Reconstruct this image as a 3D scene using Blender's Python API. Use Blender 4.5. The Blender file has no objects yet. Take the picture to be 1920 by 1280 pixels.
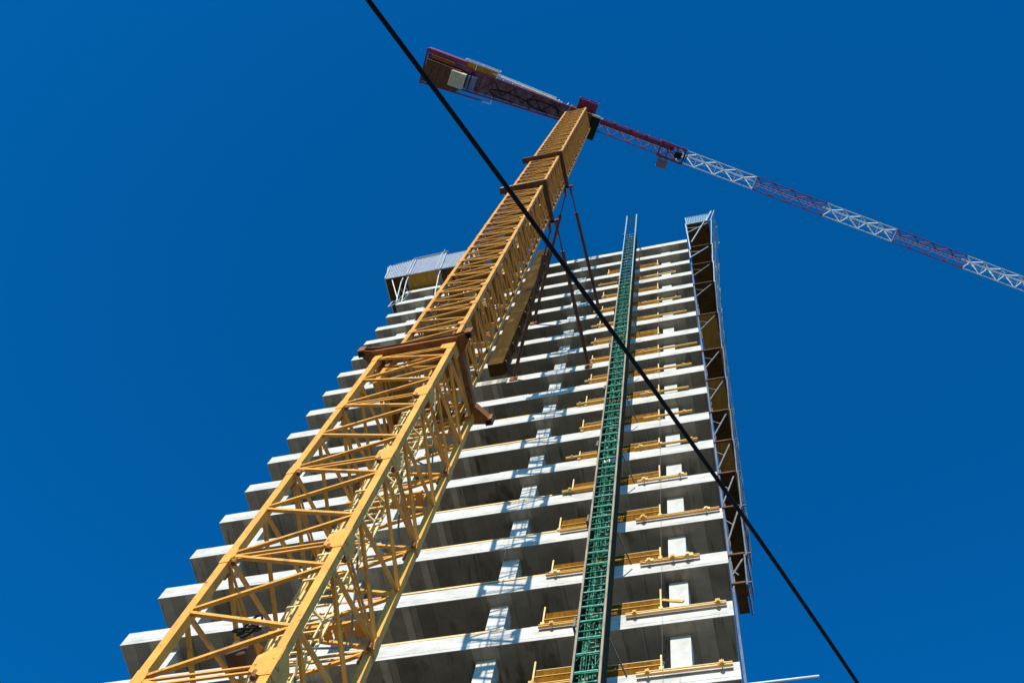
import bpy, math, random
from mathutils import Vector, Matrix
R = random.Random(7)
S = bpy.context.scene
COL = S.collection
# ------------------------------------------------------------------ camera
# world axes: X along the tower's street front, Y into the tower, Z up; the street front is the plane Y = 0
RT = Vector((0.97062441, 0.21035053, 0.11679433)); UP = Vector((0.16913515, -0.94178389, 0.29057942)); FW = Vector((-0.17111855, 0.26228945, 0.9496961))
cam = bpy.data.objects.new('camera', bpy.data.cameras.new('camera')); COL.objects.link(cam)
cam.matrix_world = Matrix(((RT.x, UP.x, -FW.x, 20.382), (RT.y, UP.y, -FW.y, -16.421), (RT.z, UP.z, -FW.z, 1.6), (0, 0, 0, 1)))
cam.data.sensor_width = 36; cam.data.lens = 36*2180/1920; cam.data.clip_start = 0.1; cam.data.clip_end = 6000
S.camera = cam
# ------------------------------------------------------------------ sky, sun, exposure
SUN_E = math.radians(19.7); SUN_T = -0.037      # the light drifts to -X by SUN_T for each metre into +Y
sd = Vector((SUN_T, 1, -math.tan(SUN_E)*math.hypot(1, SUN_T))).normalized()
W = bpy.data.worlds.new('World'); S.world = W; W.use_nodes = True
nt = W.node_tree; nt.nodes.clear()
out = nt.nodes.new('ShaderNodeOutputWorld'); bg = nt.nodes.new('ShaderNodeBackground'); bg.inputs[1].default_value = 0.1
sky = nt.nodes.new('ShaderNodeTexSky'); sky.sky_type = 'NISHITA'; sky.sun_disc = False
sky.sun_elevation = SUN_E; sky.sun_rotation = math.atan2(-sd.x, -sd.y); sky.altitude = 200; sky.air_density = 1.0; sky.dust_density = 0.3; sky.ozone_density = 3.0
hs = nt.nodes.new('ShaderNodeMix'); hs.data_type = 'RGBA'; hs.blend_type = 'MULTIPLY'; hs.inputs[0].default_value = 1; hs.inputs[7].default_value = (0.010, 0.90, 1.60, 1)
nt.links.new(sky.outputs[0], hs.inputs[6]); nt.links.new(hs.outputs[2], bg.inputs[0]); nt.links.new(bg.outputs[0], out.inputs[0])
sl = bpy.data.lights.new('sun', 'SUN'); sl.energy = 4.5; sl.angle = math.radians(0.5); sl.color = (1.0, 0.93, 0.82)
so = bpy.data.objects.new('sun', sl); COL.objects.link(so); so.rotation_euler = (-sd).to_track_quat('Z', 'Y').to_euler(); so.location = (20, -40, 60)
S.view_settings.view_transform = 'Standard'; S.view_settings.look = 'None'; S.view_settings.gamma = 1; S.view_settings.exposure = 0.45

# ------------------------------------------------------------------ materials
def mat(name, col, col2=None, rough=0.6, metal=0.0, scale=3.0, stretch=(1, 1, 1), lo=0.35, hi=0.65, bump=0.0, spots=None, alpha=None, spec=0.4):
    m = bpy.data.materials.new(name); m.use_nodes = True; t = m.node_tree; b = t.nodes['Principled BSDF']; L = t.links
    b.inputs['Roughness'].default_value = rough; b.inputs['Metallic'].default_value = metal; b.inputs['Specular IOR Level'].default_value = spec
    if any(w in name for w in ('plywood', 'board', 'timber', 'plank')): b.inputs['Specular IOR Level'].default_value = 0.04; b.inputs['Roughness'].default_value = 0.95
    tc = t.nodes.new('ShaderNodeTexCoord'); mp = t.nodes.new('ShaderNodeMapping'); mp.inputs['Scale'].default_value = stretch
    L.new(tc.outputs['Object'], mp.inputs[0])
    n = t.nodes.new('ShaderNodeTexNoise'); n.inputs['Scale'].default_value = scale; n.inputs['Detail'].default_value = 6; n.inputs['Roughness'].default_value = 0.65
    L.new(mp.outputs[0], n.inputs[0])
    r = t.nodes.new('ShaderNodeMapRange'); r.inputs[1].default_value = lo; r.inputs[2].default_value = hi; L.new(n.outputs[0], r.inputs[0])
    mx = t.nodes.new('ShaderNodeMix'); mx.data_type = 'RGBA'; c2 = col2 or tuple(c*0.7 for c in col)
    mx.inputs[6].default_value = (*c2, 1); mx.inputs[7].default_value = (*col, 1); L.new(r.outputs[0], mx.inputs[0])
    src = mx.outputs[2]
    if spots:   # (colour, scale, threshold): rust, grime, wear
        for (sc_, ss, th, st) in spots:
            mp2 = t.nodes.new('ShaderNodeMapping'); mp2.inputs['Scale'].default_value = st; L.new(tc.outputs['Object'], mp2.inputs[0])
            n2 = t.nodes.new('ShaderNodeTexNoise'); n2.inputs['Scale'].default_value = ss; n2.inputs['Detail'].default_value = 5; L.new(mp2.outputs[0], n2.inputs[0])
            r2 = t.nodes.new('ShaderNodeMapRange'); r2.inputs[1].default_value = th; r2.inputs[2].default_value = th+0.09; L.new(n2.outputs[0], r2.inputs[0])
            m2 = t.nodes.new('ShaderNodeMix'); m2.data_type = 'RGBA'; L.new(r2.outputs[0], m2.inputs[0]); L.new(src, m2.inputs[6]); m2.inputs[7].default_value = (*sc_, 1); src = m2.outputs[2]
    L.new(src, b.inputs['Base Color'])
    if bump:
        bp = t.nodes.new('ShaderNodeBump'); bp.inputs['Strength'].default_value = bump; bp.inputs['Distance'].default_value = 0.02
        L.new(n.outputs[0], bp.inputs['Height']); L.new(bp.outputs[0], b.inputs['Normal'])
    if alpha is not None:
        b.inputs['Alpha'].default_value = alpha
    return m
def net_mat(name, col, sc, fill):
    m = mat(name, col, rough=0.8, scale=4); t = m.node_tree; L = t.links; b = t.nodes['Principled BSDF']
    tc = t.nodes.new('ShaderNodeTexCoord'); outp = []
    sx = t.nodes.new('ShaderNodeSeparateXYZ'); L.new(tc.outputs['UV'], sx.inputs[0])
    for ax in (0, 1):
        a = t.nodes.new('ShaderNodeMath'); a.operation = 'MULTIPLY'; a.inputs[1].default_value = sc; L.new(sx.outputs[ax], a.inputs[0])
        f = t.nodes.new('ShaderNodeMath'); f.operation = 'FRACT'; L.new(a.outputs[0], f.inputs[0])
        c = t.nodes.new('ShaderNodeMath'); c.operation = 'LESS_THAN'; c.inputs[1].default_value = fill; L.new(f.outputs[0], c.inputs[0]); outp.append(c)
    mxn = t.nodes.new('ShaderNodeMath'); mxn.operation = 'MAXIMUM'; L.new(outp[0].outputs[0], mxn.inputs[0]); L.new(outp[1].outputs[0], mxn.inputs[1])
    L.new(mxn.outputs[0], b.inputs['Alpha'])
    return m
def concrete(name, col, dark, form_lines):
    m = mat(name, col, dark, rough=0.9, scale=1.4, lo=0.25, hi=0.7, bump=0.25, spec=0.2,
            spots=[((dark[0]*0.62, dark[1]*0.6, dark[2]*0.55), 0.9, 0.6, (1.3, 0.6, 1)), ((dark[0]*0.75, dark[1]*0.7, dark[2]*0.62), 2.2, 0.62, (2.5, 0.35, 2.5))])
    if form_lines:       # shuttering board joints running into the building
        t = m.node_tree; L = t.links; b = t.nodes['Principled BSDF']; src = b.inputs['Base Color'].links[0].from_socket
        tc = t.nodes.new('ShaderNodeTexCoord'); sx = t.nodes.new('ShaderNodeSeparateXYZ'); L.new(tc.outputs['Object'], sx.inputs[0])
        for per, wid, amt in ((0.5, 0.035, 0.55), (2.44, 0.012, 0.3)):
            a = t.nodes.new('ShaderNodeMath'); a.operation = 'DIVIDE'; a.inputs[1].default_value = per; L.new(sx.outputs[0], a.inputs[0])
            nz = t.nodes.new('ShaderNodeTexNoise'); nz.inputs['Scale'].default_value = 0.8; L.new(tc.outputs['Object'], nz.inputs[0])
            f = t.nodes.new('ShaderNodeMath'); f.operation = 'FRACT'; L.new(a.outputs[0], f.inputs[0])
            c = t.nodes.new('ShaderNodeMath'); c.operation = 'LESS_THAN'; c.inputs[1].default_value = wid; L.new(f.outputs[0], c.inputs[0])
            k = t.nodes.new('ShaderNodeMath'); k.operation = 'MULTIPLY'; L.new(c.outputs[0], k.inputs[0]); L.new(nz.outputs[0], k.inputs[1])
            m2 = t.nodes.new('ShaderNodeMix'); m2.data_type = 'RGBA'; L.new(k.outputs[0], m2.inputs[0]); L.new(src, m2.inputs[6]); m2.inputs[7].default_value = (dark[0]*amt, dark[1]*amt, dark[2]*amt, 1); src = m2.outputs[2]
            # each board takes its own tone
            fl = t.nodes.new('ShaderNodeMath'); fl.operation = 'FLOOR'; L.new(a.outputs[0], fl.inputs[0])
            wn = t.nodes.new('ShaderNodeTexWhiteNoise'); wn.noise_dimensions = '1D'; L.new(fl.outputs[0], wn.inputs['W'])
            mr = t.nodes.new('ShaderNodeMapRange'); mr.inputs[3].default_value = 0.68; mr.inputs[4].default_value = 1.15; L.new(wn.outputs['Value'], mr.inputs[0])
            vm = t.nodes.new('ShaderNodeVectorMath'); vm.operation = 'SCALE'; L.new(src, vm.inputs[0]); L.new(mr.outputs[0], vm.inputs['Scale']); src = vm.outputs[0]
        L.new(src, b.inputs['Base Color'])
    return m
M = {}
M['conc'] = concrete('concrete', (0.47, 0.43, 0.34), (0.29, 0.26, 0.20), True)
M['conc_edge'] = mat('concrete edge', (0.55, 0.535, 0.49), (0.34, 0.33, 0.295), 0.9, scale=1.3, stretch=(0.8, 1, 2.0), lo=0.28, hi=0.60, bump=0.25, spec=0.2, spots=[((0.36, 0.34, 0.30), 1.4, 0.64, (0.4, 1, 4)), ((0.40, 0.38, 0.34), 4, 0.62, (2.5, 1, 0.3)), ((0.30, 0.22, 0.15), 3, 0.70, (4, 1, 0.25))])
M['conc_col'] = mat('concrete column', (0.54, 0.53, 0.49), (0.42, 0.41, 0.38), 0.9, scale=2, bump=0.2, spec=0.2)
M['yellow'] = mat('yellow crane paint', (0.76, 0.365, 0.055), (0.54, 0.24, 0.028), 0.5, scale=2.2, lo=0.3, hi=0.7, bump=0.1, spots=[((0.17, 0.07, 0.025), 10, 0.64, (1, 1, 1)), ((0.42, 0.21, 0.05), 3.0, 0.58, (1, 1, 0.35)), ((0.80, 0.62, 0.34), 6.0, 0.68, (1, 1, 0.5))])
M['yellow_up'] = mat('orange yellow crane paint', (0.68, 0.33, 0.045), (0.46, 0.20, 0.022), 0.5, scale=1.5, spots=[((0.22, 0.08, 0.02), 6, 0.64, (1, 1, 1)), ((0.50, 0.22, 0.03), 2.2, 0.6, (1, 1, 0.4))])
M['grate'] = mat('shaded ochre grating', (0.24, 0.12, 0.02), (0.14, 0.065, 0.012), 0.7, scale=4)  # dark fill inside the upper mast, shade put into the colour
M['rust'] = mat('red brown primer', (0.27, 0.095, 0.016), (0.13, 0.045, 0.010), 0.6, scale=4)
M['yoke'] = mat('dull red steel', (0.16, 0.04, 0.05), (0.08, 0.025, 0.03), 0.6, scale=5)
M['rust_dark'] = mat('dark brown steel', (0.12, 0.048, 0.014), (0.055, 0.022, 0.010), 0.6, scale=4)
M['ladder'] = mat('pale ladder steel', (0.80, 0.62, 0.30), (0.6, 0.42, 0.15), 0.5, scale=4)
M['red'] = mat('red crane paint', (0.22, 0.03, 0.095), (0.12, 0.025, 0.09), 0.5, scale=3)
M['white'] = mat('white crane paint', (0.72, 0.75, 0.74), (0.55, 0.58, 0.58), 0.5, scale=3)
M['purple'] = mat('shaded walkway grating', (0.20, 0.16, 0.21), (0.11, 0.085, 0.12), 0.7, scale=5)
M['black'] = mat('black rubber', (0.007, 0.007, 0.009), (0.004, 0.004, 0.005), 0.7, scale=6, spec=0.2)
M['green'] = mat('green hoist paint', (0.02, 0.21, 0.12), (0.006, 0.075, 0.045), 0.45, scale=5, spots=[((0.20, 0.48, 0.38), 9, 0.62, (1, 1, 1))])
M['teal'] = mat('teal upper hoist', (0.015, 0.16, 0.22), (0.008, 0.08, 0.13), 0.45, scale=5)  # bluer colour of the upper hoist sections
M['teal_rail'] = mat('pale teal rail', (0.25, 0.40, 0.40), (0.16, 0.3, 0.32), 0.5, scale=5)
M['rail'] = mat('weathered hoist rail', (0.30, 0.25, 0.17), (0.18, 0.15, 0.10), 0.6, scale=3, stretch=(1, 1, 0.3))
M['darkgreen'] = mat('shaded hoist green', (0.018, 0.035, 0.026), (0.010, 0.018, 0.014), 0.95, scale=3, spec=0.05)  # hoist sides in shadow, their shade put into the colour
M['dull_shade_steel'] = mat('dull and shaded steel', (0.17, 0.165, 0.15), (0.09, 0.085, 0.08), 0.7, scale=6)  # darkened steel; the side brackets get their shade from this colour
M['galv'] = mat('galvanised steel', (0.50, 0.55, 0.55), (0.32, 0.36, 0.37), 0.45, 0.3, scale=6)
M['timber'] = mat('timber beam', (0.66, 0.41, 0.14), (0.46, 0.26, 0.07), 0.65, scale=3, stretch=(0.3, 3, 3))
M['timber_pale'] = mat('pale timber plank', (0.76, 0.56, 0.29), (0.60, 0.40, 0.17), 0.7, scale=3, stretch=(0.3, 3, 3))
M['timber_red'] = mat('reddish plank', (0.72, 0.26, 0.14), (0.6, 0.2, 0.1), 0.7, scale=3, stretch=(0.3, 3, 3))
M['ply'] = mat('orange brown plywood', (0.185, 0.082, 0.007), (0.10, 0.042, 0.005), 0.6, scale=2.2, stretch=(3, 1, 0.5), spots=[((0.2, 0.07, 0.02), 3, 0.62, (3, 1, 0.6))])
M['ply_dark'] = mat('brown deck boards', (0.11, 0.06, 0.018), (0.05, 0.028, 0.010), 0.75, scale=1.6, stretch=(1, 3, 1))
M['ply_ochre'] = mat('ochre deck boards', (0.42, 0.24, 0.05), (0.30, 0.16, 0.03), 0.75, scale=1.6, stretch=(3, 1, 1))
M['ply_shaft'] = mat('weathered shaft boarding', (0.075, 0.042, 0.009), (0.036, 0.021, 0.006), 0.95, spec=0.02, scale=0.9, stretch=(1, 1, 0.6), lo=0.3, hi=0.7, spots=[((0.12, 0.075, 0.02), 1.1, 0.60, (1.5, 1, 1.0)), ((0.02, 0.012, 0.008), 0.5, 0.6, (1.5, 1, 1.2))])
M['net'] = net_mat('pale debris net', (0.42, 0.44, 0.45), 9, 0.34)
M['net_teal'] = net_mat('thin blue green net', (0.25, 0.42, 0.48), 9, 0.30)
M['cream'] = mat('cream cabinet', (0.60, 0.58, 0.42), (0.45, 0.44, 0.32), 0.5, scale=2)
M['blue'] = mat('blue grey cabinet', (0.16, 0.20, 0.42), (0.1, 0.13, 0.3), 0.5, scale=2)
M['glass'] = mat('cab glass', (0.03, 0.05, 0.05), (0.02, 0.03, 0.03), 0.08, scale=2, spec=0.8)
M['rope'] = mat('blue grey net rope', (0.14, 0.155, 0.19), (0.06, 0.07, 0.10), 0.8, scale=1.5, stretch=(1, 1, 0.5))
M['pale_bits'] = mat('pale green fittings', (0.16, 0.46, 0.34), (0.06, 0.3, 0.2), 0.5, scale=6)
M['soil'] = mat('site ground', (0.37, 0.32, 0.23), (0.28, 0.24, 0.17), 0.95, scale=0.2, bump=0.4, spots=[((0.30, 0.28, 0.24), 0.05, 0.55, (1, 1, 1))])
M['asphalt'] = mat('asphalt', (0.06, 0.06, 0.06), (0.045, 0.045, 0.045), 0.9, scale=3)

# ------------------------------------------------------------------ mesh helpers
class MB:
    def __init__(s): s.v = []; s.f = []; s.mark = None
    def hexa(s, c):                      # 8 corners: bottom 4 ccw, top 4 ccw
        o = len(s.v); s.v += [tuple(x) for x in c]
        for q in ((3, 2, 1, 0), (4, 5, 6, 7), (0, 1, 5, 4), (1, 2, 6, 5), (2, 3, 7, 6), (3, 0, 4, 7)): s.f.append(tuple(o+i for i in q))
        return s
    def box(s, x0, x1, y0, y1, z0, z1):
        return s.hexa([(x0, y0, z0), (x1, y0, z0), (x1, y1, z0), (x0, y1, z0), (x0, y0, z1), (x1, y0, z1), (x1, y1, z1), (x0, y1, z1)])
    def bar(s, p, q, w, h=None, up=None):
        p = Vector(p); q = Vector(q); d = q-p
        if d.length < 1e-6: return s
        d.normalize(); h = h or w
        u = Vector(up) if up else (Vector((0, 0, 1)) if abs(d.z) < 0.9 else Vector((0, 1, 0)))
        a = d.cross(u).normalized(); b = a.cross(d).normalized(); a = a*(w/2); b = b*(h/2)
        return s.hexa([p-a-b, p+a-b, q+a-b, q-a-b, p-a+b, p+a+b, q+a+b, q-a+b])
    def tube(s, p, q, r, n=8, r2=None):
        p = Vector(p); q = Vector(q); d = (q-p).normalized(); r2 = r if r2 is None else r2
        u = Vector((0, 0, 1)) if abs(d.z) < 0.9 else Vector((1, 0, 0)); a = d.cross(u).normalized(); b = a.cross(d)
        o = len(s.v)
        for c, rr in ((p, r), (q, r2)):
            for i in range(n):
                t = 2*math.pi*i/n; s.v.append(tuple(c+a*(rr*math.cos(t))+b*(rr*math.sin(t))))
        for i in range(n): j = (i+1) % n; s.f.append((o+i, o+j, o+n+j, o+n+i))
        s.f.append(tuple(o+i for i in range(n-1, -1, -1))); s.f.append(tuple(o+n+i for i in range(n)))
        return s
    def poly_tube(s, pts, r, n=8):
        for a, b in zip(pts[:-1], pts[1:]): s.tube(a, b, r, n)
        return s
    def plate(s, pts, nrm, th):          # flat polygon given thickness
        nrm = Vector(nrm).normalized()*(th/2); o = len(s.v); k = len(pts)
        s.v += [tuple(Vector(p)-nrm) for p in pts]+[tuple(Vector(p)+nrm) for p in pts]
        s.f.append(tuple(o+i for i in range(k-1, -1, -1))); s.f.append(tuple(o+k+i for i in range(k)))
        for i in range(k): j = (i+1) % k; s.f.append((o+i, o+j, o+k+j, o+k+i))
        return s
    def mesh(s, name, m, bevel=0):
        me = bpy.data.meshes.new(name); me.from_pydata(s.v, [], s.f); me.materials.append(m); me.update()
        if s.mark:
            me.materials.append(s.mark[1])
            for p in me.polygons:
                if p.index >= s.mark[0]: p.material_index = 1
        return me
    def build(s, name, m, parent=None, loc=None, smooth=False, bevel=0.0):
        me = s.mesh(name, m); ob = bpy.data.objects.new(name, me); COL.objects.link(ob)
        if parent is not None: ob.parent = parent
        if loc is not None: ob.location = loc
        if smooth: me.polygons.foreach_set('use_smooth', [True]*len(me.polygons))
        if bevel:
            b = ob.modifiers.new('bevel', 'BEVEL'); b.width = bevel; b.segments = 1; b.limit_method = 'ANGLE'
        return ob
def tag(o, label=None, cat=None, group=None, kind=None):
    if label: o['label'] = label
    if cat: o['category'] = cat
    if group: o['group'] = group
    if kind: o['kind'] = kind
    return o
def empty(name, loc, label, cat, group=None):
    o = bpy.data.objects.new(name, None); COL.objects.link(o); o.location = loc; o.empty_display_size = 0.3
    return tag(o, label, cat, group)
def netpanel(name, quad, m, parent, nu=1, nv=1, wob=0.0):   # thin draped net panel with UVs in metres
    a, b, c, d = [Vector(p) for p in quad]; nx = max(2, int((b-a).length/0.5)); ny = 6
    vs, fs = [], []
    nrm = (b-a).cross(d-a).normalized()
    for j in range(ny+1):
        for i in range(nx+1):
            s_, t_ = i/nx, j/ny; p = (a*(1-s_)+b*s_)*(1-t_)+(d*(1-s_)+c*s_)*t_
            vs.append(tuple(p+nrm*(wob*math.sin(3.1*i+1.3*j)*math.sin(math.pi*t_))))
    for j in range(ny):
        for i in range(nx): o = j*(nx+1)+i; fs.append((o, o+1, o+nx+2, o+nx+1))
    me = bpy.data.meshes.new(name); me.from_pydata(vs, [], fs); me.materials.append(m)
    uvl = me.uv_layers.new(name='UVMap'); lu = (b-a).length; lv = (d-a).length
    for poly in me.polygons:
        for li in poly.loop_indices:
            vi = me.loops[li].vertex_index; uvl.data[li].uv = ((vi % (nx+1))/nx*lu, (vi//(nx+1))/ny*lv)
    ob = bpy.data.objects.new(name, me); COL.objects.link(ob); ob.parent = parent
    return ob
ORD = ['top', 'second', 'third', 'fourth', 'fifth', 'sixth', 'seventh', 'eighth', 'ninth', 'tenth', 'eleventh', 'twelfth', 'thirteenth', 'fourteenth', 'fifteenth', 'sixteenth', 'seventeenth', 'eighteenth', 'nineteenth', 'twentieth']
def ordn(i): return ORD[i]+(' one' if i == 0 else '')
def floor_name(k):            # slab edges counted from the top of the tower
    i = 15-k
    return 'the topmost slab edge' if i == 0 else 'the '+ORD[i]+' slab edge from the top'

H0 = 32.916
def ZK(k): return H0+3.0*k        # underside of slab k (k = 15 is the top one)
BW = 19.60                        # width of the street front
EDGE = 0.75                       # height of the slab edge beam

# ------------------------------------------------------------------ ground
g = MB(); g.v = [(-3000, -3000, 0), (3000, -3000, 0), (3000, 3000, 0), (-3000, 3000, 0)]; g.f = [(0, 1, 2, 3)]
tag(g.build('ground', M['soil']), kind='structure')
g = MB(); g.v = [(-400, -26, 0.004), (400, -26, 0.004), (400, -13.5, 0.004), (-400, -13.5, 0.004)]; g.f = [(0, 1, 2, 3)]
tag(g.build('road', M['asphalt']), kind='structure')
g = MB(); g.box(-400, 400, -13.5, -13.2, 0, 0.13).box(-400, 400, -13.2, -11.6, 0, 0.12)
tag(g.build('pavement', M['conc_edge']), kind='structure')

# ------------------------------------------------------------------ the tower
BD = 15.0
tower = empty('unfinished_tower', (0, 0, 0), 'grey concrete high-rise shell with bare stacked floor slabs and no facade yet', 'building')
for k in range(-10, 16):
    z = ZK(k); rr = random.Random(100+k); s = MB()
    dz = rr.uniform(-0.01, 0.01); y0 = rr.uniform(-0.02, 0.02)
    xl = 0.0+rr.uniform(-0.03, 0.03); xr = BW+rr.uniform(-0.03, 0.03)
    xb = xr-0.062*BD
    s.hexa([(xl+0.02, y0+0.02, z), (xr-0.02, y0+0.02, z), (xb-0.02, BD-0.02, z), (xl+0.02, BD-0.02, z), (xl+0.02, y0+0.02, z+0.3), (xr-0.02, y0+0.02, z+0.3), (xb-0.02, BD-0.02, z+0.3), (xl+0.02, BD-0.02, z+0.3)])
    sl_ = s.build('floor_slab', M['conc'], tower)
    e = MB()
    # edge beam cast in pours with slightly stepped faces and a drip groove
    cuts = [xl]+sorted(rr.uniform(2, BW-2) for _ in range(3))+[xr]
    for a, b in zip(cuts[:-1], cuts[1:]):
        j = rr.uniform(0, 0.012); tt = rr.uniform(-0.03, 0.02)
        e.box(a, b, y0-j, y0+0.019, z-0.002, z+0.13); e.box(a, b, y0-j+0.008, y0+0.019, z+0.13, z+0.145); e.box(a, b, y0-j, y0+0.019, z+0.145, z+0.31)
        e.box(a, b, y0-j, y0+0.2, z+0.31, z+EDGE+tt)
    e.box(xl, xl+0.019, y0+0.02, BD, z-0.002, z+0.31); e.hexa([(xr-0.019, y0+0.02, z-0.002), (xr, y0+0.02, z-0.002), (xb, BD, z-0.002), (xb-0.019, BD, z-0.002), (xr-0.019, y0+0.02, z+0.31), (xr, y0+0.02, z+0.31), (xb, BD, z+0.31), (xb-0.019, BD, z+0.31)])
    e.box(xl, xl+0.2, y0+0.2, BD, z+0.31, z+EDGE); e.hexa([(xr-0.2, y0+0.2, z+0.31), (xr-0.012, y0+0.2, z+0.31), (xb, BD, z+0.31), (xb-0.2, BD, z+0.31), (xr-0.2, y0+0.2, z+EDGE), (xr-0.012, y0+0.2, z+EDGE), (xb, BD, z+EDGE), (xb-0.2, BD, z+EDGE)])
    e.box(xl, xb, BD, BD+0.2, z-0.002, z+EDGE)
    e.build('edge_beam', M['conc_edge'], sl_)
COLX = (1.37, 6.85, 12.31, 17.78)
cm = MB().box(0, 0.56, 0, 0.45, 0, 2.695).mesh('column', M['conc_col'])
for k in range(-10, 15):
    for x in COLX:
        c = bpy.data.objects.new('column', cm); COL.objects.link(c); c.parent = tower; c.location = (x, 0.41, ZK(k)+0.302)
cw = MB()
for (x0, x1, y0, y1) in ((6, 14, 5, 5.3), (6, 14, 10, 10.3), (6, 6.3, 5.3, 10), (13.7, 14, 5.3, 10)): cw.box(x0, x1, y0, y1, 0, ZK(15)+0.7)
cw.build('core_wall', M['conc'], tower)

# ------------------------------------------------------------------ tower crane
CX, CY = 13.07, -8.12
crane = empty('tower_crane', (CX, CY, 0), 'tall yellow lattice tower crane with a red and white jib, tied to the tower', 'crane')
MB().box(-2.2, 2.2, -2.2, 2.2, 0, 1.2).build('foundation', M['conc_edge'], crane)
CORN = ((-1, -1), (1, -1), (1, 1), (-1, 1))      # A (left front), B (right front), C (right back), D (left back)
def lattice_section(half, L, cw_, dw, lower, rr):
    """one mast section, z from 0 to L; zigzag bracing meeting A and C at the joints and B and D between them"""
    m = MB(); n = 2; q = L/n
    for (a, b) in CORN:
        x, y = a*half, b*half
        m.box(x-cw_/2, x+cw_/2, y-cw_/2, y+cw_/2, 0.0, L-0.006)
        # splice sleeve at the joint
        m.box(x-cw_/2-0.012, x+cw_/2+0.012, y-cw_/2-0.012, y+cw_/2+0.012, L-0.30 if lower else L-0.2, L-0.01)
    for i in range(4):
        a = CORN[i]; b = CORN[(i+1) % 4]
        pa = Vector((a[0]*half, a[1]*half, 0)); pb = Vector((b[0]*half, b[1]*half, 0)); d = (pb-pa).normalized()
        nrm = Vector((d.y, -d.x, 0)); off = nrm*(cw_/2-dw/2)
        ia = i in (0, 2)                  # side starts at A or C
        s0, s1 = (pa, pb) if ia else (pb, pa); dd = (s1-s0).normalized()
        e0 = s0+dd*(cw_/2)+off; e1 = s1-dd*(cw_/2)+off
        for j in range(n):
            z0 = j*q
            m.bar(e0+Vector((0, 0, z0+0.06)), e1+Vector((0, 0, z0+q/2-0.04)), dw, dw, up=nrm)
            m.bar(e1+Vector((0, 0, z0+q/2+0.04)), e0+Vector((0, 0, z0+q-0.06)), dw, dw, up=nrm)
        for o in (-0.045, 0.045):        # twin horizontal at the joint
            zz = L-0.1+o*(1.5 if lower else 1.0)
            m.bar(e0+Vector((0, 0, zz)), e1+Vector((0, 0, zz)), dw*0.62, dw*0.55, up=nrm)
    # fish plates and pins at the joint
    for (a, b) in CORN:
        x, y = a*half, b*half; w = 0.20 if lower else 0.11; hh = 0.33 if lower else 0.16; t = 0.022
        if lower and a*b > 0: w = 0.05; hh = 0.2
        m.plate([(x-a*(cw_/2+w), y+b*(cw_/2), L-hh*0.6), (x-a*(cw_/2+w), y+b*(cw_/2), L+hh*0.5), (x-a*(cw_/2), y+b*(cw_/2), L+hh), (x+a*(cw_/2), y+b*(cw_/2), L+hh), (x+a*(cw_/2), y+b*(cw_/2), L-hh), (x-a*(cw_/2), y+b*(cw_/2), L-hh)], (0, b, 0), t)
        m.plate([(x+a*(cw_/2), y-b*(cw_/2+w), L-hh*0.6), (x+a*(cw_/2), y-b*(cw_/2+w), L+hh*0.5), (x+a*(cw_/2), y-b*(cw_/2), L+hh), (x+a*(cw_/2), y+b*(cw_/2), L+hh), (x+a*(cw_/2), y+b*(cw_/2), L-hh), (x+a*(cw_/2), y-b*(cw_/2), L-hh)], (a, 0, 0), t)
    return m
def pins(m, half, L, cw_, lower):      # dark vertical joint bolts under each fish plate, in a second paint
    m.mark = (len(m.f), M['rust']); r = 0.045 if lower else 0.04; e = 0.10 if lower else 0.07
    for (a, b) in CORN:
        x, y = a*half, b*half; o = 1 if a*b < 0 else -1
        for px, py in (((x-a*(cw_/2+e), y+b*(cw_/2-0.02))), ((x+a*(cw_/2-0.02), y-b*(cw_/2+e)))):
            m.tube((px, py, L-(0.34 if lower else 0.22)), (px, py, L-(0.19 if lower else 0.10)), r, 8)
    return m
LH, LL, ZL0 = 0.97, 3.58, 25.20-3.58*6
me_low = pins(lattice_section(LH, LL, 0.145, 0.062, True, R), LH, LL, 0.145, True).mesh('mast_section', M['yellow'])
def ladder_mesh(L, x, y, w, d, stepm):
    m = MB(); m.bar((x, y, 0), (x, y, L), 0.05, 0.03); m.bar((x+w, y, 0), (x+w, y, L), 0.05, 0.03)
    z = 0.1
    while z < L: m.bar((x, y, z), (x+w, y, z), 0.035); z += stepm
    return m
me_lad = ladder_mesh(LL, -0.1, 0.45, 0.42, 0, 0.3)
for k in range(4):           # safety hoops round the ladder
    zz = 0.4+k*0.9; pts = [(-0.1, 0.45, zz), (-0.25, 0.1, zz), (-0.05, -0.2, zz), (0.27, -0.2, zz), (0.47, 0.1, zz), (0.32, 0.45, zz)]
    for a, b in zip(pts[:-1], pts[1:]): me_lad.bar(a, b, 0.03, 0.05)
for x in (-0.25, 0.47, 0.1): me_lad.bar((x, 0.1 if x != 0.1 else -0.2, 0.4), (x, 0.1 if x != 0.1 else -0.2, LL), 0.03)
me_lad = me_lad.mesh('ladder', M['ladder'])
me_plat = MB()
[me_plat.box(-0.85+i*0.19, -0.70+i*0.19, 0.60, 0.85, 0, 0.03) for i in range(9)]; me_plat.box(-0.85, 0.85, 0.58, 0.60, 0, 0.08)
for i in range(9): me_plat.bar((-0.85+i*0.2, 0.86, 0.0), (-0.85+i*0.2, 0.86, 0.5), 0.03)
me_plat.bar((-0.85, 0.86, 0.5), (0.85, 0.86, 0.5), 0.04)
me_plat = me_plat.mesh('rest_platform', M['yellow_up'])
def part(name, me, parent, loc=(0, 0, 0)):
    o = bpy.data.objects.new(name, me); COL.objects.link(o); o.parent = parent; o.location = loc; return o
z = ZL0
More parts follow.
